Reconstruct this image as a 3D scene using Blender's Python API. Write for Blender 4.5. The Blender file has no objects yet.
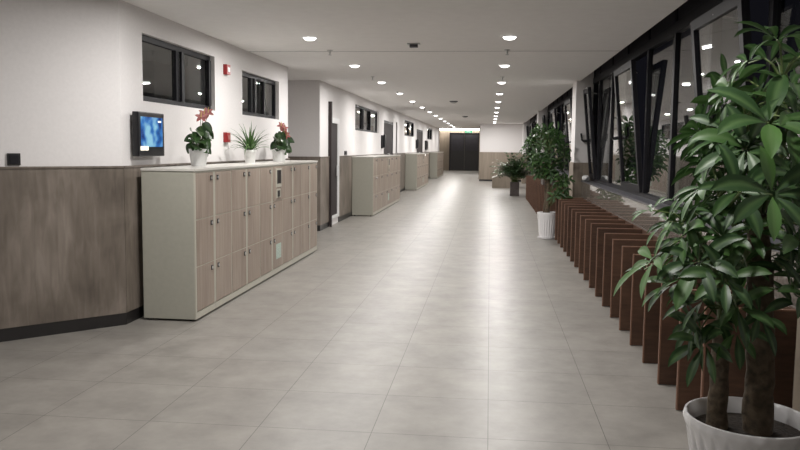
import bpy, bmesh, math, random
from mathutils import Vector, Matrix
random.seed(11)
PI = math.pi
sc = bpy.context.scene
C = sc.collection

# ------------------------------------------------------------------ materials
def nmat(name):
    m = bpy.data.materials.new(name); m.use_nodes = True
    nt = m.node_tree; b = nt.nodes['Principled BSDF']
    return m, nt, b
def plain(name, col, rough=0.5, metal=0.0, bump=0.0, bscale=60, var=0.06, coat=0.0):
    m, nt, b = nmat(name)
    tc = nt.nodes.new('ShaderNodeTexCoord'); no = nt.nodes.new('ShaderNodeTexNoise')
    no.inputs['Scale'].default_value = bscale; no.inputs['Detail'].default_value = 3
    nt.links.new(tc.outputs['Object'], no.inputs['Vector'])
    rp = nt.nodes.new('ShaderNodeValToRGB')
    rp.color_ramp.elements[0].position = 0.3; rp.color_ramp.elements[1].position = 0.7
    rp.color_ramp.elements[0].color = tuple(c*(1-var) for c in col)+(1,)
    rp.color_ramp.elements[1].color = tuple(min(1, c*(1+var)) for c in col)+(1,)
    nt.links.new(no.outputs['Fac'], rp.inputs['Fac']); nt.links.new(rp.outputs['Color'], b.inputs['Base Color'])
    b.inputs['Roughness'].default_value = rough; b.inputs['Metallic'].default_value = metal
    b.inputs['Coat Weight'].default_value = coat
    if bump:
        bp = nt.nodes.new('ShaderNodeBump'); bp.inputs['Strength'].default_value = bump; bp.inputs['Distance'].default_value = 0.01
        nt.links.new(no.outputs['Fac'], bp.inputs['Height']); nt.links.new(bp.outputs['Normal'], b.inputs['Normal'])
    return m
def emis(name, col, s):
    m, nt, b = nmat(name)
    b.inputs['Base Color'].default_value = (0.8, 0.8, 0.8, 1)
    b.inputs['Emission Color'].default_value = col+(1,); b.inputs['Emission Strength'].default_value = s
    return m
def wood(name, c0, c1, c2, sc1=(6, 6, 1.1), sc2=(60, 60, 3), rough=0.5, mix=0.45, world=False):
    m, nt, b = nmat(name); L = nt.links
    tc = nt.nodes.new('ShaderNodeTexCoord'); src = tc.outputs['Object']
    if world:
        g = nt.nodes.new('ShaderNodeNewGeometry'); src = g.outputs['Position']
    def n(scl, det):
        mp = nt.nodes.new('ShaderNodeMapping'); mp.inputs['Scale'].default_value = scl
        no = nt.nodes.new('ShaderNodeTexNoise'); no.inputs['Scale'].default_value = 1; no.inputs['Detail'].default_value = det
        no.inputs['Distortion'].default_value = 0.6
        L.new(src, mp.inputs['Vector']); L.new(mp.outputs['Vector'], no.inputs['Vector']); return no
    a = n(sc1, 4); f = n(sc2, 3)
    mx = nt.nodes.new('ShaderNodeMix'); mx.data_type = 'FLOAT'; mx.inputs[0].default_value = mix
    L.new(a.outputs['Fac'], mx.inputs[2]); L.new(f.outputs['Fac'], mx.inputs[3])
    rp = nt.nodes.new('ShaderNodeValToRGB'); e = rp.color_ramp.elements
    e[0].position = 0.34; e[0].color = c0+(1,); e[1].position = 0.66; e[1].color = c2+(1,)
    k = e.new(0.5); k.color = c1+(1,)
    L.new(mx.outputs[0], rp.inputs['Fac']); L.new(rp.outputs['Color'], b.inputs['Base Color'])
    b.inputs['Roughness'].default_value = rough
    return m
M = {}
M['wall'] = plain('white_plaster', (0.76, 0.735, 0.73), 0.8, bump=0.05, bscale=40, var=0.02)
M['ceiling'] = plain('ceiling_paint', (0.90, 0.885, 0.875), 0.85, bscale=8, var=0.02)
M['dark_ceiling'] = plain('dark_trough_paint', (0.07, 0.068, 0.075), 0.8)
M['panel'] = wood('grey_brown_panel', (0.092, 0.075, 0.061), (0.165, 0.137, 0.113), (0.265, 0.225, 0.192), (2.2, 2.2, 1.5), (22, 22, 3.5), 0.42, 0.3, True)
M['panel_far'] = wood('beige_wood_panel', (0.20, 0.165, 0.125), (0.26, 0.215, 0.17), (0.32, 0.27, 0.215), (3, 3, 0.4), (30, 30, 1), 0.5, 0.5, True)
M['base'] = plain('black_skirting', (0.02, 0.018, 0.018), 0.35)
M['door_wood'] = wood('locker_door_laminate', (0.25, 0.195, 0.158), (0.335, 0.27, 0.222), (0.40, 0.33, 0.275), (5, 5, 0.8), (70, 70, 2.5), 0.45, 0.5, True)
M['locker'] = plain('sage_grey_steel', (0.40, 0.39, 0.335), 0.42, bscale=25, var=0.03)
M['locker_frame'] = plain('cream_steel', (0.50, 0.48, 0.41), 0.4, bscale=25, var=0.03)
M['locker_top'] = plain('pale_locker_top', (0.62, 0.60, 0.56), 0.3, bscale=25, var=0.03)
M['metal'] = plain('brushed_metal', (0.5, 0.5, 0.5), 0.3, 0.9)
M['black'] = plain('black_plastic', (0.012, 0.012, 0.014), 0.3)
M['dark'] = plain('dark_grey_metal', (0.011, 0.0105, 0.014), 0.5, bscale=20)
M['dark'].node_tree.nodes['Principled BSDF'].inputs['Specular IOR Level'].default_value = 0.25
M['spandrel'] = plain('dark_spandrel', (0.026, 0.024, 0.031), 0.5, bscale=5, var=0.12)
M['ledge'] = plain('grey_metal_ledge', (0.085, 0.085, 0.097), 0.4, bscale=10, var=0.1)
M['brown_door'] = plain('dark_brown_door', (0.022, 0.014, 0.014), 0.7, bscale=12, var=0.15)
M['white'] = plain('white_plastic', (0.8, 0.8, 0.8), 0.35, bscale=20, var=0.02)
M['pot'] = plain('white_glazed_pot', (0.78, 0.77, 0.78), 0.22, bscale=20, var=0.02, coat=0.5)
M['pot2'] = plain('white_matt_pot', (0.75, 0.75, 0.74), 0.5, bscale=40, var=0.05)
M['soil'] = plain('dark_soil', (0.03, 0.022, 0.016), 0.95, bump=1.0, bscale=70, var=0.5)
M['bark'] = plain('grey_brown_bark', (0.095, 0.07, 0.045), 0.85, bump=0.9, bscale=35, var=0.4)
M['stem'] = plain('green_stem', (0.10, 0.14, 0.045), 0.5, bscale=30, var=0.2)
M['red'] = plain('alarm_red', (0.30, 0.012, 0.015), 0.35)
M['pink'] = plain('pink_red_bract', (0.40, 0.13, 0.12), 0.4, bscale=50, var=0.2)
M['spadix'] = plain('yellow_spadix', (0.6, 0.42, 0.15), 0.6)
M['slat'] = wood('red_brown_board', (0.048, 0.023, 0.013), (0.070, 0.034, 0.019), (0.095, 0.047, 0.027), (3, 3, 4), (8, 60, 60), 0.55, 0.5, True)
M['edge'] = plain('paler_board_edge', (0.17, 0.085, 0.052), 0.6, bscale=60, var=0.15)
M['boxwood'] = plain('dark_grey_brown_box', (0.07, 0.055, 0.05), 0.5, bscale=15, var=0.2)
M['lamp'] = emis('lamp_diffuser', (1.0, 0.97, 0.94), 5.0)
M['strip'] = emis('led_strip', (1.0, 0.95, 0.87), 14.0)
M['green_sign'] = emis('green_sign_face', (0.02, 0.55, 0.25), 1.0)
M['sign_mark'] = emis('white_sign_mark', (0.85, 1.0, 0.9), 1.2)
M['paper'] = plain('white_paper', (0.8, 0.8, 0.8), 0.7)
M['sticker'] = plain('pale_green_sticker', (0.46, 0.56, 0.50), 0.5, bscale=60, var=0.3)
M['keys'] = emis('lit_keys', (1.0, 0.9, 0.62), 0.9)

def stone_mat():
    m, nt, b = nmat('polished_beige_stone'); L = nt.links
    g = nt.nodes.new('ShaderNodeNewGeometry')
    no = nt.nodes.new('ShaderNodeTexNoise'); no.inputs['Scale'].default_value = 45; no.inputs['Detail'].default_value = 6
    L.new(g.outputs['Position'], no.inputs['Vector'])
    rp = nt.nodes.new('ShaderNodeValToRGB'); e = rp.color_ramp.elements
    e[0].position = .35; e[0].color = (0.115, 0.10, 0.088, 1); e[1].position = .68; e[1].color = (0.21, 0.19, 0.17, 1)
    L.new(no.outputs['Fac'], rp.inputs['Fac']); L.new(rp.outputs['Color'], b.inputs['Base Color'])
    b.inputs['Roughness'].default_value = 0.04; b.inputs['IOR'].default_value = 1.75
    return m
M['stone'] = stone_mat()

def floor_mat():
    m, nt, b = nmat('grey_porcelain_tiles'); L = nt.links
    g = nt.nodes.new('ShaderNodeNewGeometry')
    mp = nt.nodes.new('ShaderNodeMapping'); mp.inputs['Location'].default_value = (-0.02+12, -3.745+12, 0)
    L.new(g.outputs['Position'], mp.inputs['Vector'])
    br = nt.nodes.new('ShaderNodeTexBrick'); br.offset = 0; br.squash = 1
    for k, v in (('Scale', 1), ('Mortar Size', 0.0022), ('Mortar Smooth', 0.4), ('Bias', 0), ('Brick Width', 0.6), ('Row Height', 0.6)):
        br.inputs[k].default_value = v
    br.inputs['Color1'].default_value = (0.97, 0.97, 0.97, 1); br.inputs['Color2'].default_value = (1.04, 1.03, 1.02, 1)
    br.inputs['Mortar'].default_value = (0.30, 0.29, 0.28, 1)
    L.new(mp.outputs['Vector'], br.inputs['Vector'])
    n1 = nt.nodes.new('ShaderNodeTexNoise'); n1.inputs['Scale'].default_value = 3.4; n1.inputs['Detail'].default_value = 9; n1.inputs['Roughness'].default_value = 0.65
    L.new(g.outputs['Position'], n1.inputs['Vector'])
    rp = nt.nodes.new('ShaderNodeValToRGB'); e = rp.color_ramp.elements
    e[0].position = .3; e[0].color = (0.188, 0.176, 0.161, 1); e[1].position = .72; e[1].color = (0.286, 0.270, 0.248, 1)
    L.new(n1.outputs['Fac'], rp.inputs['Fac'])
    mx = nt.nodes.new('ShaderNodeMix'); mx.data_type = 'RGBA'; mx.blend_type = 'MULTIPLY'; mx.inputs[0].default_value = 1
    L.new(rp.outputs['Color'], mx.inputs[6]); L.new(br.outputs['Color'], mx.inputs[7])
    L.new(mx.outputs[2], b.inputs['Base Color'])
    n2 = nt.nodes.new('ShaderNodeTexNoise'); n2.inputs['Scale'].default_value = 18; n2.inputs['Detail'].default_value = 4
    L.new(g.outputs['Position'], n2.inputs['Vector'])
    mr = nt.nodes.new('ShaderNodeMapRange'); mr.inputs['To Min'].default_value = 0.33; mr.inputs['To Max'].default_value = 0.44
    L.new(n2.outputs['Fac'], mr.inputs['Value']); L.new(mr.outputs['Result'], b.inputs['Roughness'])
    return m
M['floor'] = floor_mat()

def glass_mat():
    m, nt, b = nmat('window_glass')
    b.inputs['Base Color'].default_value = (0.9, 0.93, 0.93, 1); b.inputs['Transmission Weight'].default_value = 1.0
    b.inputs['Roughness'].default_value = 0.01; b.inputs['IOR'].default_value = 1.52
    return m
M['glass'] = glass_mat()

def leaf_mat(name, dark, light, vein, rough=0.38, trans=0.25):
    m, nt, b = nmat(name); L = nt.links
    at = nt.nodes.new('ShaderNodeVertexColor'); at.layer_name = 'leaf'
    sp = nt.nodes.new('ShaderNodeSeparateColor'); L.new(at.outputs['Color'], sp.inputs['Color'])
    mx = nt.nodes.new('ShaderNodeMix'); mx.data_type = 'RGBA'
    L.new(sp.outputs[0], mx.inputs[0]); mx.inputs[6].default_value = dark+(1,); mx.inputs[7].default_value = light+(1,)
    rp = nt.nodes.new('ShaderNodeValToRGB'); e = rp.color_ramp.elements
    e[0].position = 0.0; e[0].color = (0.7, 0.7, 0.7, 1); e[1].position = 0.22; e[1].color = (0, 0, 0, 1)
    L.new(sp.outputs[1], rp.inputs['Fac'])
    mv = nt.nodes.new('ShaderNodeMix'); mv.data_type = 'RGBA'
    L.new(rp.outputs['Color'], mv.inputs[0]); L.new(mx.outputs[2], mv.inputs[6]); mv.inputs[7].default_value = vein+(1,)
    L.new(mv.outputs[2], b.inputs['Base Color']); b.inputs['Roughness'].default_value = rough
    tr = nt.nodes.new('ShaderNodeBsdfTranslucent'); L.new(mv.outputs[2], tr.inputs['Color'])
    ms = nt.nodes.new('ShaderNodeMixShader'); ms.inputs[0].default_value = trans
    L.new(b.outputs[0], ms.inputs[1]); L.new(tr.outputs[0], ms.inputs[2])
    L.new(ms.outputs[0], nt.nodes['Material Output'].inputs['Surface'])
    return m
M['leaf'] = leaf_mat('money_tree_leaf', (0.018, 0.050, 0.014), (0.066, 0.148, 0.033), (0.09, 0.16, 0.055), 0.45)
M['leaf_dark'] = leaf_mat('dark_glossy_leaf', (0.018, 0.045, 0.016), (0.05, 0.11, 0.03), (0.06, 0.12, 0.04), 0.3, 0.12)
M['leaf_palm'] = leaf_mat('dark_palm_leaf', (0.014, 0.040, 0.014), (0.045, 0.10, 0.03), (0.05, 0.10, 0.03), 0.4, 0.12)
M['leaf_spider'] = leaf_mat('fresh_green_blade', (0.03, 0.085, 0.02), (0.11, 0.22, 0.06), (0.18, 0.3, 0.1), 0.35)
M['leaf_pale'] = leaf_mat('pale_variegated_leaf', (0.22, 0.27, 0.2), (0.5, 0.55, 0.46), (0.5, 0.55, 0.46), 0.35)

def screen_mat():
    m, nt, b = nmat('blue_screen_picture'); L = nt.links
    tc = nt.nodes.new('ShaderNodeTexCoord')
    no = nt.nodes.new('ShaderNodeTexNoise'); no.inputs['Scale'].default_value = 7; no.inputs['Detail'].default_value = 1.5; no.inputs['Distortion'].default_value = 0.2
    L.new(tc.outputs['Object'], no.inputs['Vector'])
    rp = nt.nodes.new('ShaderNodeValToRGB'); e = rp.color_ramp.elements
    e[0].position = .36; e[0].color = (0.006, 0.03, 0.17, 1); e[1].position = .64; e[1].color = (0.30, 0.62, 0.8, 1)
    k = e.new(0.5); k.color = (0.04, 0.2, 0.55, 1)
    L.new(no.outputs['Fac'], rp.inputs['Fac']); L.new(rp.outputs['Color'], b.inputs['Emission Color'])
    b.inputs['Emission Strength'].default_value = 0.9; b.inputs['Base Color'].default_value = (0.01, 0.01, 0.02, 1); b.inputs['Roughness'].default_value = 0.15
    return m
M['screen'] = screen_mat()

# ------------------------------------------------------------------ mesh helpers
def box(bm, x0, x1, y0, y1, z0, z1, bev=0.0):
    r = bmesh.ops.create_cube(bm, size=1)
    vs = r['verts']
    for v in vs:
        v.co = Vector(((x0+x1)/2+v.co.x*(x1-x0), (y0+y1)/2+v.co.y*(y1-y0), (z0+z1)/2+v.co.z*(z1-z0)))
    if bev:
        es = list({e for v in vs for e in v.link_edges})
        bmesh.ops.bevel(bm, geom=es, offset=bev, segments=2, profile=0.7, affect='EDGES')
def prism(bm, pts, z0, z1):
    lo = [bm.verts.new((p[0], p[1], z0)) for p in pts]; hi = [bm.verts.new((p[0], p[1], z1)) for p in pts]
    n = len(pts); bm.faces.new(lo[::-1]); bm.faces.new(hi)
    for i in range(n):
        bm.faces.new((lo[i], lo[(i+1) % n], hi[(i+1) % n], hi[i]))
def lathe(bm, prof, seg=32, mod=None, cap=True):
    rings = []
    for k, (r, z) in enumerate(prof):
        ring = []
        for i in range(seg):
            a = 2*PI*i/seg; rr = r*(mod(k, a) if mod else 1)
            ring.append(bm.verts.new((rr*math.cos(a), rr*math.sin(a), z)))
        rings.append(ring)
    for a, b in zip(rings, rings[1:]):
        for i in range(seg):
            bm.faces.new((a[i], a[(i+1) % seg], b[(i+1) % seg], b[i]))
    if cap:
        bm.faces.new(rings[0][::-1]); bm.faces.new(rings[-1])
def tube(bm, pts, rad, seg=8):
    pts = [Vector(p) for p in pts]
    if not hasattr(rad, '__len__'): rad = [rad]*len(pts)
    rings = []
    for i, p in enumerate(pts):
        d = (pts[min(i+1, len(pts)-1)]-pts[max(i-1, 0)]).normalized()
        u = d.orthogonal().normalized() if i == 0 else (u-d*u.dot(d)).normalized()
        w = d.cross(u)
        rings.append([bm.verts.new(p+(u*math.cos(2*PI*k/seg)+w*math.sin(2*PI*k/seg))*rad[i]) for k in range(seg)])
    for a, b in zip(rings, rings[1:]):
        for k in range(seg): bm.faces.new((a[k], a[(k+1) % seg], b[(k+1) % seg], b[k]))
    bm.faces.new(rings[0][::-1]); bm.faces.new(rings[-1])
def obj(name, bm, mat, parent=None, smooth=False, loc=None):
    bmesh.ops.recalc_face_normals(bm, faces=bm.faces[:]) if not bm.loops.layers.color.get('leaf') else None
    me = bpy.data.meshes.new(name); bm.to_mesh(me); bm.free()
    me.materials.append(M[mat])
    if smooth:
        for p in me.polygons: p.use_smooth = True
        try: me.set_sharp_from_angle(angle=math.radians(50))
        except Exception: pass
    o = bpy.data.objects.new(name, me); C.objects.link(o)
    if parent: o.parent = parent
    if loc: o.location = loc
    return o
def bobj(name, boxes, mat, parent=None, bev=0.0, loc=None):
    bm = bmesh.new()
    for b in boxes: box(bm, *b, bev=bev)
    return obj(name, bm, mat, parent, loc=loc)
def tag(o, label=None, cat=None, group=None, kind=None):
    for k, v in (('label', label), ('category', cat), ('group', group), ('kind', kind)):
        if v: o[k] = v
    return o
def thing(name, label, cat, loc=(0, 0, 0), rz=0, group=None):
    o = bpy.data.objects.new(name, None); C.objects.link(o); o.location = loc; o.rotation_euler.z = rz
    o.empty_display_size = 0.1
    return tag(o, label, cat, group)
def struct(name, boxes, mat, parent=None, bev=0.0):
    o = bobj(name, boxes, mat, parent, bev)
    if parent is None: o['kind'] = 'structure'
    return o
def dup(root, loc, label=None, rz=None, group=None):
    def cp(o, par):
        c = o.copy(); C.objects.link(c)
        if par: c.parent = par
        for ch in [x for x in kids if x.parent == o]: cp(ch, c)
        return c
    kids = list(C.objects)
    r = cp(root, None); r.location = loc
    if rz is not None: r.rotation_euler.z = rz
    if label: r['label'] = label
    if group: r['group'] = group
    return r
ORD = ['first', 'second', 'third', 'fourth', 'fifth', 'sixth', 'seventh', 'eighth', 'ninth', 'tenth', 'eleventh', 'twelfth', 'thirteenth', 'fourteenth', 'fifteenth']

# ------------------------------------------------------------------ shell
YB, YE = -4.0, 50.6
ZC = 2.62
struct('floor', [(-6.5, 3.0, YB-.3, YE+.5, -0.2, 0)], 'floor')
struct('ceiling', [(-6.5, 1.48, YB-.3, 44.0, ZC, ZC+0.12), (-6.5, 1.48, 44.0, YE+.5, 2.86, 2.98), (-6.5, 1.48, 43.9, 44.0, ZC+.12, 2.98)], 'ceiling')
struct('trim_1', [(-3.2, 1.48, 9.062, 9.070, ZC-0.002, ZC+.001)], 'ledge')
struct('trim_2', [(1.44, 1.48, YB-.3, 35.0, ZC+.12, 3.2)], 'dark_ceiling')
struct('ceiling', [(1.44, 2.2, YB-.3, 35.0, 3.2, 3.3)], 'dark_ceiling')
struct('wall_back', [(-6.5, 2.2, YB-.3, YB, 0, 3.2)], 'wall')
XW, XP = -2.95, -2.93          # plaster face and panelling face

n_base = [0]; n_trim = [10]
def wall_run(y0, y1, openings=(), depth=0.3, ends=True):
    """a stretch of the left wall with high windows cut in; openings (ya, yb, za, zb)"""
    bx = []; y = y0
    for (a, b, c, d) in openings:
        bx += [(XW-depth, XW, y, a, 0, ZC), (XW-depth, XW, a, b, 0, c), (XW-depth, XW, a, b, d, ZC)]; y = b
    bx.append((XW-depth, XW, y, y1, 0, ZC))
    o = struct('wall_left', bx, 'wall')
    return o
def wainscot(y0, y1, x=XP):
    n_trim[0] += 1
    struct('trim_%d' % n_trim[0], [(XW-0.001, x, y0, y1, 0.1, 1.285), (XW-0.001, x+.008, y0, y1, 1.285, 1.30)], 'panel')
    struct('baseboard_left', [(XW-0.001, x-0.006, y0, y1, 0, 0.1)], 'base')
# diagonal wall at the left foreground
def diag(off, z0, z1, name, mat, end=0.0):
    # line from (-5.2,3.47) to (-2.95,5.80)
    a = Vector((-5.60, 3.06)); b = Vector((XW, 5.80)); d = (b-a).normalized(); n = Vector((d.y, -d.x))
    bm = bmesh.new()
    k = off*math.tan(math.radians(23))
    prism(bm, [tuple(a-n*0.25), tuple(a+n*off), (b.x+off, b.y-off*0.41 if off > 0 else b.y), (b.x, b.y), tuple(b-n*0.25)] if off > 0 else [tuple(a-n*0.25), tuple(a), tuple(b), tuple(b-n*0.25)], z0, z1)
    o = obj(name, bm, mat); o['kind'] = 'structure'
diag(0, 0, ZC, 'wall_left', 'wall')
diag(0.02, 0.1, 1.285, 'trim_3', 'panel')
diag(0.028, 1.285, 1.30, 'trim_4', 'panel')
diag(0.014, 0, 0.1, 'baseboard_left', 'base')
struct('wall_left', [(-5.9, -5.6, YB, 3.06, 0, ZC)], 'wall')
W1 = (6.20, 7.90, 1.845, 2.42); W2 = (8.80, 10.38, 1.845, 2.37)
wall_run(5.80, 10.85, (W1, W2)); wainscot(5.80, 10.85)
# recess behind the first pillar
struct('wall_left', [(-4.9, -4.6, 10.0, 13.2, 0, ZC), (-4.6, XW-.3, 10.7, 10.85, 0, ZC)], 'wall')
def pillar(y0, y1, dx=1.6):
    n_trim[0] += 1
    struct('wall_left', [(XW-dx, XW, y0, y1, 0, ZC)], 'wall')
    struct('trim_%d' % n_trim[0], [(XW-dx, XP, y0-.02, y1, 0.1, 1.285), (XW-dx, XP+.008, y0-.028, y1, 1.285, 1.30)], 'panel')
    struct('baseboard_left', [(XW-dx, XP-.006, y0-.014, y1, 0, 0.1)], 'base')
pillar(12.92, 13.62)
# white-framed glass door past the first pillar
struct('wall_left', [(XW-.3, XW, 13.62, 14.55, 2.0, ZC), (XW-.3, XW, 13.62, 14.55, 0, 0.12)], 'wall')
struct('trim_7', [(XW-.05, XP+.04, 13.62, 13.70, 0.0, 2.30)], 'brown_door')
W3 = (16.4, 19.95, 1.85, 2.42)
wall_run(14.55, 20.9, (W3,)); wainscot(14.55, 20.9)
def door_recess(idx, y0, y1):
    struct('wall_left', [(XW-.3, XW, y0, y1, 2.24, ZC), (XW-.3, XW-.12, y0, y1, 0, 2.24)], 'wall')
    d = struct('door_%d' % idx, [(XW-.07, XW-.02, y0+.04, (y0+y1)/2-.005, 0.01, 2.16), (XW-.07, XW-.02, (y0+y1)/2+.005, y1-.04, 0.01, 2.16)], 'brown_door')
    struct('door_frame', [(XW-.08, XW+.0, y0, y0+.04, 0, 2.24), (XW-.08, XW+.0, y1-.04, y1, 0, 2.24), (XW-.08, XW+.0, y0+.04, y1-.04, 2.16, 2.24)], 'dark', d)
    bm = bmesh.new(); ym = (y0+y1)/2
    for s in (-.08, .08): tube(bm, [(XW-.02, ym+s, .9), (XW+.03, ym+s, .92), (XW+.03, ym+s, 1.28), (XW-.02, ym+s, 1.3)], .012)
    obj('door_handle', bm, 'metal', d, True)
door_recess(1, 20.9, 22.9)
pillar(22.9, 23.6, .6)
struct('wall_left', [(XW-.3, XW, 23.6, 24.0, 2.28, ZC)], 'wall')
struct('door_2', [(XW-.08, XW-.02, 23.6, 24.0, 0, 2.28)], 'brown_door')
W4 = (26.0, 29.4, 1.9, 2.45)
wall_run(24.0, 30.4, (W4,)); wainscot(24.0, 30.4)
door_recess(3, 30.4, 33.1)
W5 = (35.6, 38.6, 1.9, 2.45)
wall_run(33.1, 44.0, (W5,)); wainscot(33.1, 44.0)
struct('wall_left', [(XW-.3, -2.95, 44.0, 44.3, 0, 2.86), (-4.0, -3.7, 44.0, YE, 0, 2.86), (-3.7, XW-.3, 44.0, 44.3, 0, 2.86)], 'wall')

# far end
struct('wall_end', [(-4.0, 0.2, YE, YE+.3, 0, 2.86)], 'panel_far')
struct('wall_end', [(-0.46, 1.48, 34.75, YE, 0, ZC), (1.48, 2.2, 34.75, 35.2, 0, 3.2)], 'wall')
struct('trim_5', [(-0.48, 1.56, 34.71, 34.752, 0.08, 1.33), (-0.50, -0.459, 34.75, YE, 0.08, 2.5)], 'panel_far')
struct('baseboard_end', [(-0.475, 1.55, 34.72, 34.752, 0, 0.08)], 'base')
struct('trim_6', [(-3.7, -0.5, YE-.06, YE+.001, 2.70, 2.84)], 'strip')
ld = bpy.data.lights.new('cove_lamp', 'AREA'); ld.shape = 'RECTANGLE'; ld.size = 2.9; ld.size_y = .08; ld.energy = 45; ld.color = (1, .95, .88)
lo = bpy.data.objects.new('cove_lamp', ld); C.objects.link(lo); lo.location = (-2.1, YE-.35, 2.84)
de = struct('door_4', [(-2.62, -1.70, YE-.10, YE-.03, 0.02, 2.44), (-1.69, -0.77, YE-.10, YE-.03, 0.02, 2.44)], 'base')
struct('door_panel', [(-2.56, -1.76, YE-.112, YE-.10, 1.32, 2.38), (-1.63, -0.83, YE-.112, YE-.10, 1.32, 2.38)], 'spandrel', de)
struct('door_frame', [(-2.70, -2.62, YE-.12, YE-.0, 0, 2.52), (-0.77, -0.69, YE-.12, YE, 0, 2.52), (-2.62, -0.77, YE-.12, YE, 2.44, 2.52)], 'dark', de)
# exit sign hung in front of the end door
t = thing('exit_sign', 'green illuminated emergency exit sign with white pictogram above the far dark door', 'sign', (-1.40, 49.2, 2.50))
bobj('housing', [(-.24, .24, 0, .05, 0, .17)], 'green_sign', t)
bm = bmesh.new()   # running figure and arrow
box(bm, -.16, -.04, -.006, .001, .075, .1); box(bm, -.045, -.0, -.006, .001, .05, .125)
obj('arrow', bm, 'sign_mark', t); bm = bmesh.new()
box(bm, .07, .095, -.006, .001, .06, .12); box(bm, .065, .1, -.006, .001, .125, .15); box(bm, .05, .075, -.006, .001, .02, .065); box(bm, .09, .13, -.006, .001, .03, .055)
obj('pictogram', bm, 'sign_mark', t)
for s in (-.18, .18):
    bm = bmesh.new(); tube(bm, [(s, .025, .17), (s, .025, .36)], .006, 6)
    obj('hanger', bm, 'metal', t)

# ------------------------------------------------------------------ high windows in the left wall
def high_window(idx, W, nsash):
    y0, y1, z0, z1 = W; xf = XW-.10
    t = thing('window_%d' % idx, None, None, (0, 0, 0)); t['kind'] = 'structure'
    f = [(xf, xf+.05, y0, y1, z0, z0+.05), (xf, xf+.05, y0, y1, z1-.05, z1), (xf, xf+.05, y0, y0+.035, z0+.05, z1-.05), (xf, xf+.05, y1-.035, y1, z0+.05, z1-.05)]
    w = (y1-y0)/nsash
    for k in range(1, nsash): f.append((xf, xf+.05, y0+w*k-.035, y0+w*k+.035, z0+.05, z1-.05))
    bobj('window_frame', f, 'dark', t)
    for k in range(nsash):
        bobj('glass_pane', [(xf+.02, xf+.028, y0+w*k+.05, y0+w*(k+1)-.05, z0+.05, z1-.05)], 'glass', t)
        if k % 2 == 1:
            bobj('sash', [(xf+.05, xf+.075, y0+w*k+.04, y0+w*k+.10, z0+.05, z1-.05), (xf+.05, xf+.075, y0+w*(k+1)-.10, y0+w*(k+1)-.04, z0+.05, z1-.05)], 'dark', t)
    # dark back room side so that the pane closes onto night
    return t
for i, (W, n) in enumerate(((W1, 2), (W2, 3), (W3, 3), (W4, 2), (W5, 2))): high_window(i+1, W, n)

# glass door with white frame (past the pillar)
t = thing('door_5', None, None, (XW-.02, 13.76, .12)); t['kind'] = 'structure'
bobj('door_frame', [(0, .05, 0, .02, 0, 1.9), (0, .05, .64, .76, 0, 1.9), (0, .05, .02, .64, 1.80, 1.9), (0, .05, .02, .64, 0, .06)], 'white', t)
bobj('door_panel', [(.02, .028, .02, .64, .06, .86), (.02, .028, .02, .64, .86, 1.8)], 'brown_door', t)
bobj('door_handle', [(.05, .09, .50, .56, .80, 1.0)], 'white', t)
struct('wall_left', [(XW-.9, XW-.85, 13.62, 14.55, 0, ZC)], 'brown_door')

# ------------------------------------------------------------------ right side: parapet, pillars, window bays
XS = 1.54; ZS = 0.945
struct('wall_right', [(XS, 1.95, YB, 34.75, 0, ZS)], 'stone')
struct('wall_right', [(1.70, 1.95, YB, 2.9, ZS, 3.2)], 'wall')
for k, y in enumerate((2.9, 12.9, 22.9, 32.9)):
    struct('wall_right', [(1.41, 1.95, y, y+.6, 0, 3.2)], 'wall')
    struct('trim_%d' % (60+k), [(1.395, 1.72, y-.015, y+.615, 0.0, 1.26)], 'panel_far')
TH = math.radians(5.7)
def bay(idx, yo, off):
    """window bay between two pillars, local origin at (0, pillar end)"""
    t = thing('window_%d' % idx, None, None, (0, yo, 0)); t['kind'] = 'structure'
    mull = [0.0, 1.4, 2.65, 3.85, 5.05, 6.3, 7.5, 8.72, 9.4]
    xf = 1.70
    f = [(xf-.02, xf+.06, 0, 9.4, ZS, ZS+.06), (xf-.02, xf+.06, 0, 9.4, 2.56, 2.66), (xf-.02, xf+.06, 0, 9.4, 3.12, 3.2)]
    for m in mull:
        a, b = (m, m+.06) if m == 0 else ((m-.06, m) if m == 9.4 else (m-.035, m+.035))
        f.append((xf-.012, xf+.06, a, b, ZS+.06, 2.56)); f.append((xf-.012, xf+.06, a, b, 2.66, 3.12))
    bobj('window_frame', f, 'dark', t)
    bobj('window_sill', [(XS-.012, xf-.02, 0, 9.4, ZS, ZS+.018)], 'ledge', t)
    for k, (a, b) in enumerate(zip(mull, mull[1:])):
        bobj('spandrel', [(xf+.0, xf+.03, a+.04, b-.04, 2.66, 3.12)], 'spandrel', t)
        if k in (1, 4, 7):
            w = b-a-.075; hh = 1.46
            s = bobj('sash', [(-.02, .03, 0, w, 0, .075), (-.02, .03, 0, w, hh-.075, hh), (-.02, .03, 0, .075, .075, hh-.075), (-.02, .03, w-.075, w, .075, hh-.075)], 'dark', t, loc=(xf-.02, a+.0375, ZS+.065))
            s.rotation_euler.y = -TH
            bobj('glass_pane', [(.0, .008, .07, w-.07, .07, hh-.07)], 'glass', s)
            bm = bmesh.new()
            tube(bm, [(-.02, w-.04, .62), (-.07, w-.04, .62), (-.075, w-.04, .60)], .022)
            tube(bm, [(-.07, w-.04, .62), (-.10, w-.05, .64), (-.105, w-.05, .75)], .018)
            obj('handle', bm, 'black', s, True)
            # folding stay that holds the sash open
            bm = bmesh.new(); tube(bm, [(-.02, w*.5, hh-.04), (.16, w*.5, hh-.10)], .008, 6)
            obj('stay', bm, 'metal', s, True)
        else:
            bobj('glass_pane', [(xf+.012, xf+.02, a+.03, b-.03, ZS+.05, 2.57)], 'glass', t)
    return t
wb = bay(6, 3.5, 0)
for i, y in ((7, 13.5), (8, 23.5)):
    w = dup(wb, (0, y, 0)); w.name = 'window_%d' % i
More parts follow.
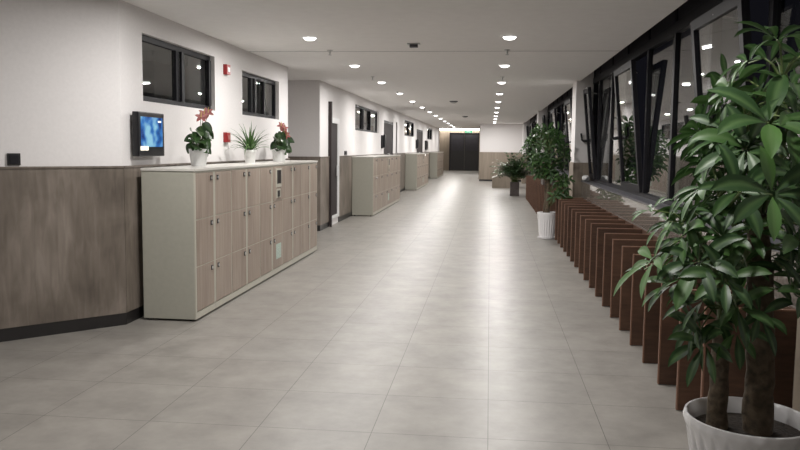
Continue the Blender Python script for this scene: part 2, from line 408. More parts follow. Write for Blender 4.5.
struct('wall_right', [(1.70, 1.95, 33.5, 34.75, ZS, 3.2)], 'wall')

# ------------------------------------------------------------------ fin cover along the window wall
def fin_row(y0, n, step, label, group=None, skip=None):
    t = thing('slatted_radiator_cover', label, 'radiator cover', (1.08, y0, 0), 0, group)
    w = XS-1.08
    f0 = bobj('upright_board', [(0.012, w-.02, -.012, .012, 0.004, .69)], 'slat', t)
    e0 = bobj('board_edge', [(0.004, 0.012, -.012, .012, 0.004, .69), (0.004, w-.02, -.012, .012, .69, .697)], 'edge', f0)  # corridor-side and top edges of the board coloured paler
    e0['label'] = 'paler board edge'
    for k in range(1, n):
        y = k*step
        if skip and skip[0] < y0+y < skip[1]: continue
        f = f0.copy(); C.objects.link(f); f.parent = t; f.location = (0, y, 0)
        e = e0.copy(); C.objects.link(e); e.parent = f
    L = (n-1)*step
    bobj('back_rail', [(w-.02, w-.002, -.012, L+.012, .50, .69), (w-.02, w-.002, -.012, L+.012, .08, .22)], 'slat', t)
    return t
fin_row(3.846, 19, .476, 'long row of red-brown upright boards under the near windows, beside the big potted tree', 'slatted covers along the window wall')
fin_row(13.55, 20, .476, 'red-brown upright boards further off, behind the smaller potted tree', 'slatted covers along the window wall')

# ------------------------------------------------------------------ lockers
XF = -2.41; DEP = 0.46; CW = 0.445; ZT = 1.258
def locker_unit(ncol, label, sided, panel=False, group='locker units'):
    t = thing('locker_unit', label, 'locker', (XF, 0, 0), 0, group)
    w = CW*ncol
    bobj('body', [(-DEP, -.012, 0.002, w-.002, .018, ZT)], 'locker', t, 0.004)
    fr = [(-.012, -.002, .002, .024, .075, ZT-.002), (-.012, -.004, w-.024, w-.002, .075, ZT-.002)]
    fr += [(-.012, -.004, .024, w-.024, ZT-.014, ZT-.002), (-.012, -.003, .002, w-.002, .019, .075)]
    if ncol == 2: fr.append((-.012, -.004, w/2-.010, w/2+.010, .075, ZT-.014))
    for z in (.458, .854):
        for c in range(ncol):
            fr.append((-.012, -.004, c*CW+.024, (c+1)*CW-.024, z-.006, z+.006))
    bobj('front_frame', fr, 'locker_frame', t)
    for x in (-DEP+.05, -.06):
        for y in (.05, w-.05):
            bm = bmesh.new()
            bmesh.ops.create_cone(bm, segments=12, radius1=.018, radius2=.014, depth=.018, cap_ends=True, matrix=Matrix.Translation((x, y, .009)))
            obj('foot', bm, 'black', t)
    zz = [(.082, .454), (.462, .850), (.858, ZT-.016)]
    for c in range(ncol):
        ya = c*CW+.027; yb = (c+1)*CW-.027
        if ncol == 2:
            if c == 0: yb = CW-.013
            else: ya = CW+.013
        for r, (za, zb) in enumerate(zz):
            if panel and c == 0 and r == 2:
                p = bobj('control_panel', [(-.010, .004, ya, yb, za, zb)], 'door_wood', t)
                ym = (ya+yb)/2
                s = bobj('display', [(.004, .012, ym-.10, ym+.11, za+.15, zb-.02)], 'locker_frame', p)
                bobj('screen', [(.012, .014, ym-.07, ym+.09, za+.19, zb-.04)], 'black', s)
                q = bobj('slot', [(.004, .010, ym-.08, ym+.08, za+.03, za+.13)], 'locker_frame', p)
                bobj('slot_opening', [(.010, .012, ym-.05, ym+.05, za+.04, za+.11)], 'black', q)
                continue
            d = bobj('door', [(-.010, -.0005, ya, yb, za, zb)], 'door_wood', t, .002)
            far = sided if ncol == 1 else (c == 1 if sided else c == 0)
            yl = yb-.05 if far else ya+.05
            l = bobj('lock', [(-.001, .006, yl-.018, yl+.018, zb-.07, zb-.028)], 'black', d, .002)
            bm = bmesh.new()
            bmesh.ops.create_cone(bm, segments=14, radius1=.013, radius2=.011, depth=.006, cap_ends=True, matrix=Matrix.Translation((.008, yl, zb-.05)) @ Matrix.Rotation(PI/2, 4, 'Y'))
            obj('lock_cylinder', bm, 'metal', l)
            if panel and c == 0 and r == 0:
                s = bobj('sticker', [(-.001, .001, ya+.12, yb-.08, za+.10, zb-.10)], 'sticker', d)
                s['label'] = 'pale green sticker'
    return t
banks = [('nearest', 5.97, [1, 2, 2, 2, 2, 1]), ('second', 15.92, [1, 2, 2, 2, 2, 2]), ('third', 26.15, [1, 2, 2, 2, 2, 2]), ('farthest', 36.9, [1, 2, 2, 2, 2, 2])]
protos = {}
for (bname, y0, lay), bx in zip(banks, (XF, -2.465, -2.51, -2.55)):
    y = y0
    for i, n in enumerate(lay):
        isp = (n == 2 and i == 3)
        key = (n, isp)
        if n == 1: desc = 'narrow single-column locker unit with grey-green steel side, %s unit of the %s locker bank' % (ORD[i], bname)
        elif isp: desc = 'two-column locker unit with small screen and pale sticker, %s unit of the %s locker bank' % (ORD[i], bname)
        else: desc = 'two-column locker unit with brown wood-look doors, %s unit of the %s locker bank' % (ORD[i], bname)
        if key not in protos:
            o = locker_unit(n, desc, True, isp); protos[key] = o; o.location.y = y
            if key == (1, False): o.location.y = y
        else:
            o = dup(protos[key], (bx, y, 0), desc)
        o.scale.x = min(1, (bx-XP-.006)/DEP)
        o.location.x = bx
        o['group'] = 'locker units of the %s bank' % bname
        y += n*CW
    tag(bobj('locker_top_board', [(max(bx-DEP-.003, XP+.001), bx+.006, y0-.004, y+.004, ZT, ZT+.022)], 'locker_top', bev=.003),
        'long pale top board lying across the %s bank of lockers' % bname, 'top board', 'locker top boards')

# ------------------------------------------------------------------ lights
def downlight(x, y, label, group, power=1.0):
    t = thing('ceiling_downlight', label, 'ceiling light', (x, y, ZC), 0, group)
    bm = bmesh.new(); lathe(bm, [(.088, -.001), (.088, -.006), (.072, -.010), (.066, -.004), (.066, -.001)], 28, cap=False)
    obj('trim_ring', bm, 'white', t, True)
    bm = bmesh.new(); lathe(bm, [(.067, -.001), (.066, -.010), (.060, -.020), (.048, -.028), (.03, -.033), (.01, -.035)], 24)  # dome shape added to imitate the round bloom of the light
    obj('diffuser', bm, 'lamp', t)
    return t
def lamp(parent, W):
    ld = bpy.data.lights.get('downlight_lamp')
    if not ld:
        ld = bpy.data.lights.new('downlight_lamp', 'AREA'); ld.shape = 'DISK'; ld.size = .125; ld.energy = W; ld.color = (1.0, 0.975, 0.945)
    o = bpy.data.objects.new('lamp', ld); C.objects.link(o); o.parent = parent; o.location = (0, 0, -.038)
proto_l = downlight(-1.91, 7.90, 'lit round recessed downlight, first from the camera in the left row', 'left row of ceiling downlights')
lamp(proto_l, 33)
ST = 2.65
for row, x, n in (('left', -1.91, 14), ('right', .175, 11)):
    for k in range(-2, n):
        if row == 'left' and k == 0: continue
        y = 7.90+ST*k if k < 10 or row == 'left' else 33.3
        if k >= 0: lb = 'lit round recessed downlight, %s from the camera in the %s row' % (ORD[k], row)
        else: lb = 'lit round recessed downlight of the %s row overhead, out of view above the camera' % row
        dup(proto_l, (x, y, ZC), lb, group='%s row of ceiling downlights' % row if k >= 0 else '%s row downlights above the camera' % row)

def sprinkler(x, y, label):
    t = thing('sprinkler_head', label, 'sprinkler', (x, y, ZC), 0, 'ceiling sprinklers')
    bm = bmesh.new(); lathe(bm, [(.035, .004), (.035, -.006), (.012, -.010), (.010, -.035), (.006, -.04), (.006, -.055)], 16)
    obj('escutcheon', bm, 'metal', t, True)
    bm = bmesh.new(); lathe(bm, [(.022, -.055), (.022, -.059)], 12)
    obj('deflector', bm, 'metal', t)
    return t
sp = None
for k in range(6):
    for row, x in (('left', -1.92), ('right', .175)):
        lb = 'small metal sprinkler head on the ceiling, %s from the camera beside the %s light row' % (ORD[k], row)
        if sp is None: sp = sprinkler(x, 8.95, lb)
        else: dup(sp, (x, 8.95+3.3*k, ZC), lb)
t = thing('ceiling_sensor', 'small grey rectangular sensor on the ceiling midway between the light rows', 'sensor', (-.86, 8.4, ZC))
bobj('base_plate', [(-.07, .07, -.05, .05, -.012, 0)], 'metal', t, .003)
bobj('sensor_body', [(-.045, .045, -.035, .035, -.045, -.012)], 'ledge', t, .008)
for k, y in enumerate((18.45, 27.0)):
    t = thing('smoke_detector', 'round smoke detector on the ceiling between the light rows, %s one' % ('nearer' if k == 0 else 'farther'), 'smoke detector', (-.9, y, ZC), 0, 'smoke detectors')
    bm = bmesh.new(); lathe(bm, [(.10, 0), (.10, -.02), (.08, -.03)], 20); obj('base_plate', bm, 'ledge', t, True)
    bm = bmesh.new(); lathe(bm, [(.07, -.03), (.06, -.05), (.03, -.06)], 20); obj('sensing_chamber', bm, 'metal', t, True)

# ------------------------------------------------------------------ wall fittings, left
t = thing('wall_monitor', 'black wall-mounted screen showing a blue picture, left of the potted plants', 'monitor', (XW, 5.93, 1.375))
bobj('wall_bracket', [(0, .03, .12, .5, .08, .28)], 'black', t)
bobj('housing', [(.03, .085, 0, .49, 0, .37)], 'black', t, .008)
bobj('screen', [(.085, .088, .04, .45, .08, .33)], 'screen', t)
bm = bmesh.new()
box(bm, .085, .0885, .03, .10, .05, .085); box(bm, .085, .0885, .11, .17, .05, .085)
obj('lit_keys', bm, 'keys', t)['label'] = 'pale lit keys'
bobj('caption_mark', [(.088, .0895, .36, .42, .29, .303)], 'sign_mark', t)
# switch on the diagonal wall
d = (Vector((XW, 5.80))-Vector((-5.6, 3.06))).normalized(); ang = math.atan2(d.y, d.x)
def on_diag(s, z, off): # s metres back from corner
    p = Vector((XW, 5.80))-d*s; n = Vector((d.y, -d.x)); p = p+n*off; return (p.x, p.y, z)
t = thing('wall_switch', 'small black square wall switch just above the brown panelling at far left', 'switch', on_diag(.79, 1.31, 0.001), ang)
bobj('switch_plate', [(-.045, .045, -.014, 0, 0, .088)], 'black', t, .004)
bobj('rocker', [(-.03, .03, -.02, -.013, .012, .076)], 'dark', t, .003)
t = thing('wall_switch', 'small black switch above the panelling beside the white-framed glass door', 'switch', (XW, 15.15, 1.315))
bobj('switch_plate', [(0, .014, 0, .24, 0, .085)], 'black', t, .004)
bobj('rocker', [(.013, .02, .03, .21, .015, .07)], 'dark', t, .003)
for nm, y, z, lb in (('fire_alarm_call_point', 8.14, 1.51, 'red fire alarm call point on the white wall between two potted plants'), ('fire_alarm_strobe', 8.16, 2.26, 'red fire alarm strobe high on the white wall between the two high windows')):
    t = thing(nm, lb, 'fire alarm', (XW-.002, y, z))
    bobj('housing', [(0, .045, 0, .12, 0, .11)], 'red', t, .006)
    bobj('face_plate', [(.045, .050, .03, .09, .03, .08)], 'white' if 'strobe' in nm else 'pink', t)
for y, z, lb in ((20.35, 1.45, 'black wall telephone hung beside the first dark doorway'), (30.0, 1.45, 'black wall telephone hung beside the second dark doorway, farther off')):
    t = thing('wall_telephone', lb, 'telephone', (XW, y, z), 0, 'wall telephones')
    bobj('cradle', [(0, .05, 0, .3, 0, .36)], 'black', t, .01)
    bobj('handset', [(.05, .11, .08, .22, .02, .38)], 'black', t, .02)
t = thing('wall_box', 'small black box on the far left wall before the end door', 'wall box', (XW, 34.2, 1.4))
bobj('housing', [(0, .08, 0, .9, 0, .42)], 'black', t, .01); bobj('cover', [(.08, .09, .1, .8, .05, .37)], 'dark', t)

# sloped wooden box by the far pier
t = thing('sloped_cabinet', 'low wooden cabinet with sloping top standing at the foot of the far panelling', 'cabinet', (.11, 28.8, 0))
bm = bmesh.new()
pr = [(0, 0), (.95, 0), (.95, .66), (.62, .62), (0, .36)]
a = [bm.verts.new((x, 0, z)) for x, z in pr]; b = [bm.verts.new((x, .9, z)) for x, z in pr]
bm.faces.new(a[::-1]); bm.faces.new(b)
for i in range(5): bm.faces.new((a[i], a[(i+1) % 5], b[(i+1) % 5], b[i]))
obj('body', bm, 'panel_far', t)
bm = bmesh.new()
a = [bm.verts.new(p) for p in ((-.01, -.01, .36), (.62, -.01, .625), (.62, .91, .625), (-.01, .91, .36))]
b = [bm.verts.new((v.co.x, v.co.y, v.co.z+.025)) for v in a]
bm.faces.new(a[::-1]); bm.faces.new(b)
for i in range(4): bm.faces.new((a[i], a[(i+1) % 4], b[(i+1) % 4], b[i]))
obj('lid', bm, 'locker_top', t)
# crumpled white paper on the window sill
bm = bmesh.new(); bmesh.ops.create_icosphere(bm, subdivisions=2, radius=.07)
rr = random.Random(4)
for v in bm.verts: v.co = Vector((v.co.x*.9, v.co.y*1.3, v.co.z*.75))*rr.uniform(.75, 1.15)
zmin = min(v.co.z for v in bm.verts)
for v in bm.verts: v.co.z -= zmin
tag(obj('crumpled_paper', bm, 'paper', loc=(1.56, 12.55, ZS+.018)), 'crumpled white paper lying on the window sill beside the white pillar', 'paper')

# ------------------------------------------------------------------ plants
UP = Vector((0, 0, 1))
def leaf_layer(bm):
    return bm.loops.layers.color.get('leaf') or bm.loops.layers.color.new('leaf')
def blade(bm, p, d, up, L, W, droop, rnd, seg=6, peak=.5, fold=.25, rng=random):
    """one leaf: follows direction d from p and sinks with droop; 4 strips across so that the midrib reads"""
    lay = leaf_layer(bm); d = d.normalized(); q = Vector(p); rows = []
    for i in range(seg+1):
        t = i/seg
        side = d.cross(up)
        side = side.normalized() if side.length > 1e-3 else Vector((1, 0, 0))
        nn = side.cross(d).normalized()
        w = W*.5*(math.sin(PI*t**(math.log(.5)/math.log(peak)))**.85) if 0 < t < 1 else W*.02
        c = []
        for s in (-1, -.5, 0, .5, 1):
            c.append((bm.verts.new(q+side*w*s+nn*abs(s)*w*fold), abs(s)))
        rows.append(c)
        q = q+d*(L/seg); d = (d+Vector((0, 0, -1))*droop/seg*(.5+t)).normalized()
    for a, b in zip(rows, rows[1:]):
        for k in range(4):
            f = bm.faces.new((a[k][0], a[k+1][0], b[k+1][0], b[k][0])); f.smooth = True
            for lp, s in zip(f.loops, (a[k][1], a[k+1][1], b[k+1][1], b[k][1])): lp[lay] = (rnd, s, 0, 1)
def cluster(bm, hub, ax, n, L, rng, droop=.9, spread=72, wr=.34):
    ax = Vector(ax).normalized(); u = ax.orthogonal().normalized(); w = ax.cross(u); ph = rng.uniform(0, 6.28)
    for i in range(n):
        a = ph+2*PI*i/n+rng.uniform(-.12, .12); th = math.radians(spread+rng.uniform(-10, 10))
        d = ax*math.cos(th)+(u*math.cos(a)+w*math.sin(a))*math.sin(th)
        l = L*rng.uniform(.72, 1.08)
        upv = ax if abs(d.dot(ax)) < .95 else u
        p = Vector(hub)+d*.012
        blade(bm, p, d, upv, l, l*wr*rng.uniform(.85, 1.1), droop*rng.uniform(.7, 1.3), min(1, max(0, rng.gauss(.45, .28))), rng=rng, peak=.56)
def finish_leaves(name, bm, mat, parent):
    return obj(name, bm, mat, parent)
def fluted_pot(t, R, Rb, H, flutes, mat='pot', seg=120):
    bm = bmesh.new()
    prof = [(Rb*.96, 0), (Rb, .012*H), (Rb*.98, .06*H)]
    for k in range(1, 8): prof.append((Rb+(R*.955-Rb)*(k/8)**.9, H*(.06+.80*k/8)))
    prof += [(R*.965, H*.88), (R*.995, H*.92), (R, H*.96), (R*.985, H*.995), (R*.95, H), (R*.925, H*.985), (R*.90, H*.85), (R*.87, H*.70)]
    def mod(k, a):
        if 2 <= k <= 9:
            f = abs(math.sin(a*flutes/2)); env = 1 if 3 <= k <= 8 else .45
            return 1-.10*(1-f**.6)*env
        if k in (10, 11, 12): return 1+.006*math.cos(a*flutes)
        return 1
    lathe(bm, prof, seg, mod)
    return obj('pot', bm, mat, t, True)
def soil(t, R, z):
    bm = bmesh.new(); lathe(bm, [(R*.6, z-.02), (R, z-.01), (R*.98, z), (R*.5, z+.008), (.01, z+.012)], 28)
    return obj('soil', bm, 'soil', t, True)
def trunk(t, pts, rads, name='trunk'):
    bm = bmesh.new(); rng = random.Random(int(pts[0][0]*1000))
    P = []; Rr = []
    for i in range(len(pts)-1):
        for j in range(6):
            f = j/6; P.append(Vector(pts[i]).lerp(Vector(pts[i+1]), f)+Vector((rng.uniform(-1, 1), rng.uniform(-1, 1), 0))*.003)
            Rr.append((rads[i]*(1-f)+rads[i+1]*f)*rng.uniform(.94, 1.06))
    P.append(Vector(pts[-1])); Rr.append(rads[-1])
    tube(bm, P, Rr, 16)
    return obj(name, bm, 'bark', t, True)

# big money tree, right foreground: origin on floor under the pot
TX, TY = 1.07, 3.12
t = thing('potted_money_tree', 'large broad-leaved tree with two thick trunks in white fluted pot, right foreground', 'potted tree', (TX, TY, 0))
fluted_pot(t, .25, .185, .40, 26, seg=208)
soil(t, .222, .335)
trunk(t, [(.03, -.02, .32), (.028, -.02, .6), (.02, -.0, .95), (.0, .03, 1.22)], [.060, .052, .05, .040])
trunk(t, [(-.12, .01, .32), (-.115, .02, .6), (-.10, .03, .85)], [.042, .036, .034])
HUBS = [(1.06,3.00,1.89,0.19,(0,-0.2,1)),(1.24,3.20,1.83,0.20,(0.4,0,1)),(1.01,3.15,1.82,0.13,(-0.6,-0.3,0.8)),(0.90,3.00,1.70,0.17,(-0.8,-0.3,0.5)),(0.96,2.75,1.57,0.24,(-0.2,-0.6,0.8)),(1.09,2.85,1.59,0.24,(0.4,-0.5,0.7)),(0.92,2.85,1.48,0.21,(-0.6,-0.6,0.6)),(0.88,3.05,1.52,0.17,(-0.9,-0.3,0.5)),(0.79,2.90,1.34,0.20,(-0.8,-0.4,0.5)),(0.87,2.75,1.33,0.20,(-0.3,-0.8,0.5)),(0.93,2.60,1.33,0.23,(0,-0.9,0.5)),(0.63,3.00,1.24,0.11,(-0.6,-0.2,0.8)),(0.72,2.90,1.15,0.17,(-0.7,-0.4,0.6)),(0.60,2.80,1.07,0.19,(-0.8,-0.3,0.5)),(0.62,3.05,1.00,0.15,(-0.9,0,0.4)),(0.76,2.80,1.07,0.20,(-0.6,-0.6,0.5)),(0.85,2.85,1.16,0.17,(-0.4,-0.6,0.6)),(0.84,2.75,1.02,0.17,(-0.3,-0.7,0.6)),(0.96,2.90,1.17,0.18,(0.1,-0.7,0.6)),(0.81,2.90,0.91,0.17,(-0.7,-0.4,0.4)),(0.90,2.80,0.91,0.17,(-0.1,-0.8,0.4)),(0.82,2.95,0.79,0.16,(-0.8,-0.3,-0.1)),(1.00,2.85,0.87,0.16,(0.2,-0.8,0.3)),(1.14,2.95,0.95,0.20,(0.6,-0.4,0.5)),(0.81,3.10,1.23,0.16,(-0.7,0,0.7)),(1.03,3.00,1.39,0.20,(0,-0.4,0.9)),(1.04,2.70,1.39,0.24,(0.4,-0.7,0.6)),(1.08,2.90,1.71,0.20,(0.2,-0.5,0.9)),(1.04,3.10,1.69,0.19,(-0.2,-0.2,1)),(0.87,3.00,1.23,0.18,(-0.5,-0.3,0.8)),(0.72,3.00,0.95,0.17,(-0.8,-0.2,0.4)),(0.90,3.00,0.82,0.15,(-0.4,-0.5,0.3)),(0.98,3.00,1.04,0.16,(0,-0.6,0.6)),(1.10,2.80,1.16,0.20,(0.6,-0.5,0.4)),(0.85,3.10,1.42,0.15,(-0.7,-0.1,0.7)),(1.19,3.20,1.48,0.20,(0.2,0.2,1)),(0.68,2.95,1.20,0.12,(-0.7,-0.3,0.6)),(0.83,3.20,1.07,0.17,(-0.6,0.2,0.7)),(0.94,3.10,1.40,0.18,(-0.4,-0.2,0.9)),(1.06,3.20,1.25,0.18,(0,0.1,1)),(0.92,3.20,1.07,0.17,(-0.4,0.1,0.9)),(0.76,2.95,0.99,0.15,(-0.7,-0.3,0.6))]
HUBS += [(0.83,2.92,0.74,0.17,(-0.6,-0.5,-0.2)),(0.80,2.98,0.80,0.15,(-0.8,-0.4,0.1)),(0.93,2.88,0.80,0.15,(-0.1,-0.8,0))]
rng = random.Random(5)
hubs = [(Vector((x-TX, y-TY, z)), L, Vector(a)) for x, y, z, L, a in HUBS]
for k in range(26):                       # far and right-hand side of the crown
    a = rng.uniform(-.9, 2.4); r = rng.uniform(.12, .34); z = rng.uniform(.95, 1.85)
    hubs.append((Vector((.04+r*math.cos(a)*.8, r*math.sin(a), z)), rng.uniform(.15, .2), Vector((math.cos(a), math.sin(a), .8))))
bl = bmesh.new(); bs = bmesh.new()
for k in range(34):                       # inner leaves
    a = rng.uniform(0, 6.28); z = rng.uniform(.85, 1.7); r = rng.uniform(.08, .30)*(1.15 if z < 1.3 else .8)
    hubs.append((Vector((-.07+r*math.cos(a), -.05+r*math.sin(a), z)), rng.uniform(.12, .17), Vector((math.cos(a), math.sin(a), .6))))
stems = [[Vector(p) for p in s] for s in (
    [(.0, .03, 1.18), (.02, 0, 1.45), (.05, -.03, 1.75)], [(.0, .03, 1.15), (-.05, -.05, 1.35), (-.10, -.10, 1.6)],
    [(-.02, 0, 1.0), (-.10, -.10, 1.15), (-.20, -.15, 1.3)], [(-.10, .03, .62), (-.16, -.05, .98), (-.24, -.10, 1.10)], [(.0, .03, 1.15), (.08, .06, 1.4), (.12, .06, 1.6)],
    [(-.10, .03, .78), (-.13, -.06, .82), (-.15, -.12, .86)])]
for s in stems: tube(bs, s, [.014, .011, .008], 8)
sp_pts = [s[0].lerp(s[1], f) for s in stems for f in (0, .3, .6)]+[s[1].lerp(s[2], f) for s in stems for f in (0, .33, .66, 1)]
for h, L, a in hubs:
    cand = [p for p in sp_pts if p.z < h.z+.05] or sp_pts
    p = min(cand, key=lambda q: (q-h).length+abs((h.z-q.z)-.10)*.5)
    mid = p.lerp(h, .55)+Vector((0, 0, .05)); n = (h-mid).normalized()
    ax = (a.normalized()*.6+n*.3+Vector((rng.uniform(-.3, .3), rng.uniform(-.2, .4), rng.uniform(.1, .6)))).normalized()
    tube(bs, [p, p.lerp(mid, .5)+Vector((0, 0, .015)), mid, h], [.0045, .004, .0035, .003], 6)
    cluster(bl, h, ax, rng.choice((6, 6, 7, 7)), L*.92, rng, 1.2, 70, .29)
for v in bl.verts:
    lim = XS-.06-TX if v.co.z < 1.0 else 1.38-TX
    if v.co.x > lim: v.co.x = lim+(v.co.x-lim)*.1
obj('branches', bs, 'stem', t, True)
obj('foliage', bl, 'leaf', t)

# smaller money tree standing further down the row
t = thing('potted_money_tree', 'smaller bushy tree in white fluted pot midway along the window side', 'potted tree', (.965, 12.62, 0))
fluted_pot(t, .163, .125, .44, 20, seg=120)
bm = bmesh.new(); lathe(bm, [(.12, 0), (.145, .004), (.155, .03), (.148, .03), (.138, .012), (.13, .012)], 40, cap=False); obj('saucer', bm, 'pot', t, True)
soil(t, .145, .39)
trunk(t, [(0, 0, .37), (.01, 0, .75), (.0, 0, 1.15)], [.045, .035, .028])
trunk(t, [(-.05, .02, .37), (-.03, .03, .7), (-.04, .02, 1.0)], [.025, .02, .016])
bl = bmesh.new(); bs = bmesh.new(); rng = random.Random(9)
for k in range(95):
    a = rng.uniform(0, 6.28); zz = rng.uniform(-1, 1); r = rng.uniform(.55, 1)*math.sqrt(1-zz*zz*.85)
    h = Vector((-.04+.40*r*math.cos(a), .38*r*math.sin(a), 1.42+.38*zz))
    p = Vector((0, 0, min(1.5, max(.95, h.z-.2)))); tube(bs, [p, p.lerp(h, .5)+Vector((0, 0, .04)), h], .005, 5)
    cluster(bl, h, Vector((math.cos(a), math.sin(a), .7)), 5, rng.uniform(.12, .17), rng, .9, 68, .36)
for k in range(22):
    a = rng.uniform(-2.2, 1.4); r = rng.uniform(.05, .22)
    h = Vector((.18+r*math.cos(a), -.12+r*math.sin(a), rng.uniform(.70, 1.02)))
    p = Vector((0.0, 0, max(.45, h.z-.2))); tube(bs, [p, p.lerp(h, .5)+Vector((0, 0, .03)), h], .004, 5)
    cluster(bl, h, Vector((math.cos(a), math.sin(a)-.3, .6)), 5, rng.uniform(.10, .14), rng, .9, 68, .36)
tube(bs, [(0, 0, 1.1), (0, 0, 1.35), (.01, .01, 1.55)], [.02, .012, .008], 8)
obj('branches', bs, 'stem', t, True)
obj('foliage', bl, 'leaf', t)

# palm in a dark box
t = thing('potted_palm', 'bushy dark palm in a dark square wooden planter box, left of the smaller tree', 'potted palm', (.80, 24.1, 0))
bobj('planter_box', [(-.13, .13, -.13, .13, .0, .04), (-.14, .14, -.14, -.12, 0, .44), (-.14, .14, .12, .14, 0, .44), (-.14, -.12, -.12, .12, 0, .44), (.12, .14, -.12, .12, 0, .44)], 'boxwood', t)
bobj('soil', [(-.12, .12, -.12, .12, .04, .40)], 'soil', t)
bl = bmesh.new(); bs = bmesh.new(); rng = random.Random(3)
for k in range(110):
    a = rng.uniform(0, 6.28); el = rng.uniform(.75, 1.5); L = rng.uniform(.6, 1.0)
    d = Vector((math.cos(a)*math.cos(el), math.sin(a)*math.cos(el), math.sin(el))); q = Vector((rng.uniform(-.07, .07), rng.uniform(-.07, .07), .40)); pts = [q.copy()]
    for i in range(8):
        q = q+d*L/8; pts.append(q.copy()); d = (d+Vector((0, 0, -.13*(1+i*.12)))).normalized()
        if i > 1:
            for s in (-1, 1):
                sd = d.cross(UP).normalized()*s+d*.7
                blade(bl, q, sd, UP, .22*(1.1-abs(i-4)*.1), .05, .6, rng.random(), 4, .4, .2)
    tube(bs, pts, .004, 5)
for v in list(bl.verts)+list(bs.verts): v.co.x = min(v.co.x, .5)
obj('frond_stems', bs, 'stem', t, True)
obj('foliage', bl, 'leaf_palm', t)

# pale-leaved plant standing on the slatted cover behind the smaller tree
t = thing('potted_variegated_plant', 'low plant with pale variegated leaves behind the smaller tree, on the brown boards', 'potted plant', (1.30, 17.0, .699))
bm = bmesh.new(); box(bm, -.14, .14, -.30, .30, 0, .12, .01); obj('planter_box', bm, 'boxwood', t)
bl = bmesh.new(); rng = random.Random(8)
for k in range(70):
    a = rng.uniform(0, 6.28); el = rng.uniform(.4, 1.4)
    blade(bl, (rng.uniform(-.1, .1), rng.uniform(-.25, .25), .12), Vector((math.cos(a)*math.cos(el), math.sin(a)*math.cos(el), math.sin(el))), UP, rng.uniform(.12, .22), .06, .8, rng.random(), 5)
obj('foliage', bl, 'leaf_pale', t)

# plants on the near locker bank
ZL = ZT+.022
def small_pot(t, R, Rb, H):
    bm = bmesh.new()
    lathe(bm, [(Rb*.97, 0), (Rb, .006), (R*.97, H*.80), (R, H*.81), (R*1.02, H*.99), (R*.99, H), (R*.93, H*.99), (R*.90, H*.80)], 36)
    obj('pot', bm, 'pot2', t, True)
    bm = bmesh.new(); lathe(bm, [(R*.5, H*.82), (R*.9, H*.86), (R*.4, H*.9), (.003, H*.9)], 24); obj('soil', bm, 'soil', t, True)
def heart(bm, p, d, L, rnd, droop=.6):
    blade(bm, p, d, Vector((.45+rnd*.5, -.9, .5-rnd*.4)), L, L*.74, droop, rnd, 7, .36, .18)
def anthurium(label, loc, leaves, blooms, pot, mat='leaf_dark'):
    t = thing('potted_anthurium', label, 'potted plant', loc, 0, 'plants on the nearest lockers')
    small_pot(t, *pot); H = pot[2]
    bl = bmesh.new(); bs = bmesh.new(); rng = random.Random(int(loc[1]*10))
    for (x, y, z, L) in leaves:
        h = Vector((x, y, z-.035)); o = Vector((x*.12, y*.12, H*.85))
        tube(bs, [o, o.lerp(h, .5)+Vector((-x*.15, -y*.15, .03)), h], .0035, 6)
        out = Vector((x, y, 0)); out = out.normalized() if out.length > .01 else Vector((1, 0, 0))
        heart(bl, h-out*.03, out+Vector((.3, -.2, rng.uniform(-1.0, -.1))), L*.98, rng.random())
    for k in range(14):
        a = rng.uniform(0, 6.28); rr_ = rng.uniform(.02, .13); h = Vector((rr_*math.cos(a)*.6, rr_*math.sin(a), rng.uniform(.17, .36)))
        tube(bs, [Vector((0, 0, H*.85)), h], .003, 5)
        heart(bl, h, Vector((.2, math.sin(a), rng.uniform(-.8, .3))), rng.uniform(.07, .10), rng.random())
    obj('stems', bs, 'stem', t, True); obj('foliage', bl, mat, t)
    for (x, y, z, ax) in blooms:
        bf = bmesh.new(); h = Vector((x, y, z)); o = Vector((x*.1, y*.1, H*.85))
        for k in range(5):
            a = k*1.26+ax; blade(bf, h, Vector((math.cos(a)*.9, math.cos(a)*.35+.1, math.sin(a)*.8+.15)), Vector((.4, -.9, .3)), .058, .03, .5, .5, 5, .4, .2)
        b = obj('bloom', bf, 'pink', t)
        bm = bmesh.new(); tube(bm, [h, h+Vector((.012, -.012, .05))], [.006, .003], 8); obj('spadix', bm, 'spadix', b, True)
        bm = bmesh.new(); tube(bm, [o, o.lerp(h, .5)+Vector((0, 0, .02)), h], .003, 6); obj('flower_stalk', bm, 'stem', b, True)
    return t
anthurium('white-potted plant with heart leaves and a pink-red bloom, nearest the wall screen', (-2.68, 6.74, ZL),
    [(.02, -.13, .33, .12), (.04, -.17, .27, .12), (.03, -.16, .22, .13), (.04, -.09, .36, .12), (.03, -.02, .40, .11), (.05, .04, .43, .13), (.03, .13, .37, .13), (.02, .17, .36, .11), (.02, .11, .28, .12), (.04, .0, .26, .12),
     (.05, -.06, .27, .12), (.05, .05, .22, .11), (.0, .12, .20, .11), (.03, -.09, .21, .12), (.05, -.02, .19, .10), (-.05, 0, .30, .12), (-.1, .05, .25, .12), (.06, .02, .33, .11)],
    [(.05, -.06, .45, .3), (.06, -.01, .48, 1.2), (.03, .17, .50, 2.0)], (.088, .066, .16))
t = thing('potted_spider_plant', 'white-potted plant with long thin arching green blades, middle of the locker top', 'potted plant', (-2.68, 8.25, ZL), 0, 'plants on the nearest lockers')
small_pot(t, .070, .054, .15)
bl = bmesh.new(); rng = random.Random(21)
for k in range(60):
    a = rng.uniform(0, 6.28); el = rng.uniform(.5, 1.4)
    blade(bl, (math.cos(a)*.02, math.sin(a)*.02, .13), Vector((math.cos(a)*math.cos(el), math.sin(a)*math.cos(el), math.sin(el))), UP, rng.uniform(.20, .36), .017, rng.uniform(1.0, 2.2), rng.random(), 9, .35, .4)
obj('foliage', bl, 'leaf_spider', t)
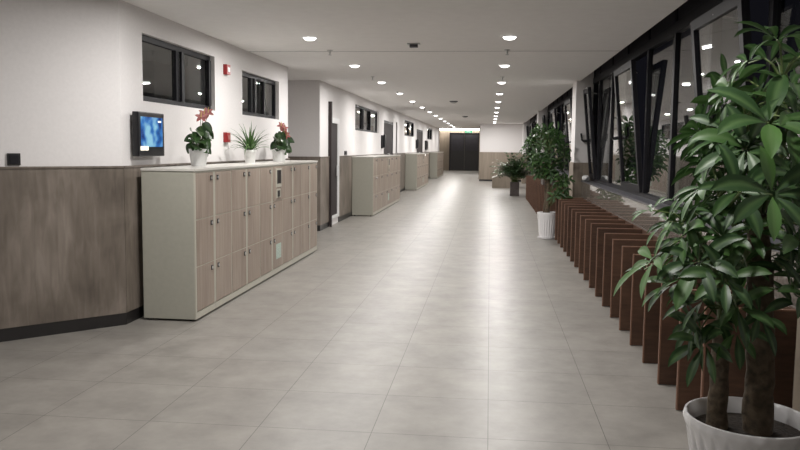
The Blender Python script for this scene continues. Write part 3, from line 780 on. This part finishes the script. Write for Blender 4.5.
anthurium('white-potted plant with pink-red blooms on dark leaves, farther end of the locker top', (-2.66, 9.33, ZL),
    [(.02, -.12, .32, .13), (.03, -.13, .24, .12), (.03, -.05, .38, .13), (.05, .0, .32, .14), (.02, .06, .40, .13), (.05, .07, .30, .13), (.04, -.04, .24, .14), (.05, .03, .22, .13), (.03, .10, .24, .12), (0, .13, .33, .12), (.0, -.10, .19, .11), (-.05, 0, .28, .13), (.06, 0, .18, .1)],
    [(.06, .05, .42, .2), (.05, .10, .37, 1.0), (.07, .12, .33, 2.1), (.04, -.02, .45, .8)], (.088, .066, .155))
anthurium('dark-leaved plant in white pot at the far end of the locker top, half hidden', (-2.76, 9.78, ZL),
    [(.05, -.02, .30, .15), (.05, .05, .24, .15), (.02, .10, .32, .14), (.06, 0, .20, .13), (.03, -.08, .27, .13), (-.04, .04, .35, .14), (.0, -.05, .2, .12), (.07, .07, .33, .14)], [], (.08, .06, .14))

# ------------------------------------------------------------------ world, camera, colour
w = bpy.data.worlds.new('night'); sc.world = w; w.use_nodes = True
w.node_tree.nodes['Background'].inputs[0].default_value = (0.010, 0.010, 0.014, 1)
w.node_tree.nodes['Background'].inputs[1].default_value = 0.5
cd = bpy.data.cameras.new('camera'); cam = bpy.data.objects.new('camera', cd); C.objects.link(cam); sc.camera = cam
f, px, py = 753.0, 408.0, 214.0
cd.sensor_width = 36; cd.sensor_fit = 'HORIZONTAL'; cd.lens = f/800*36
cd.shift_x = -(px-400)/800; cd.shift_y = -(225-py)/800
cd.clip_end = 200; cd.clip_start = .05
Yc = Vector(((490-px)/f, -(149-py)/f, -1)).normalized(); s = .021
z = -(Yc.x-s*Yc.y)/Yc.z
Xc = Vector((1, -s, z)).normalized(); Zc = Xc.cross(Yc)
R = Matrix((Xc, Yc, Zc))
cam.matrix_world = Matrix.Translation((0, 0, 1.47)) @ R.to_4x4()
sc.view_settings.view_transform = 'Standard'; sc.view_settings.look = 'None'
sc.view_settings.gamma = 1; sc.view_settings.use_curve_mapping = False
sc.view_settings.exposure = 0.0
sc.cycles.max_bounces = 8; sc.cycles.diffuse_bounces = 4
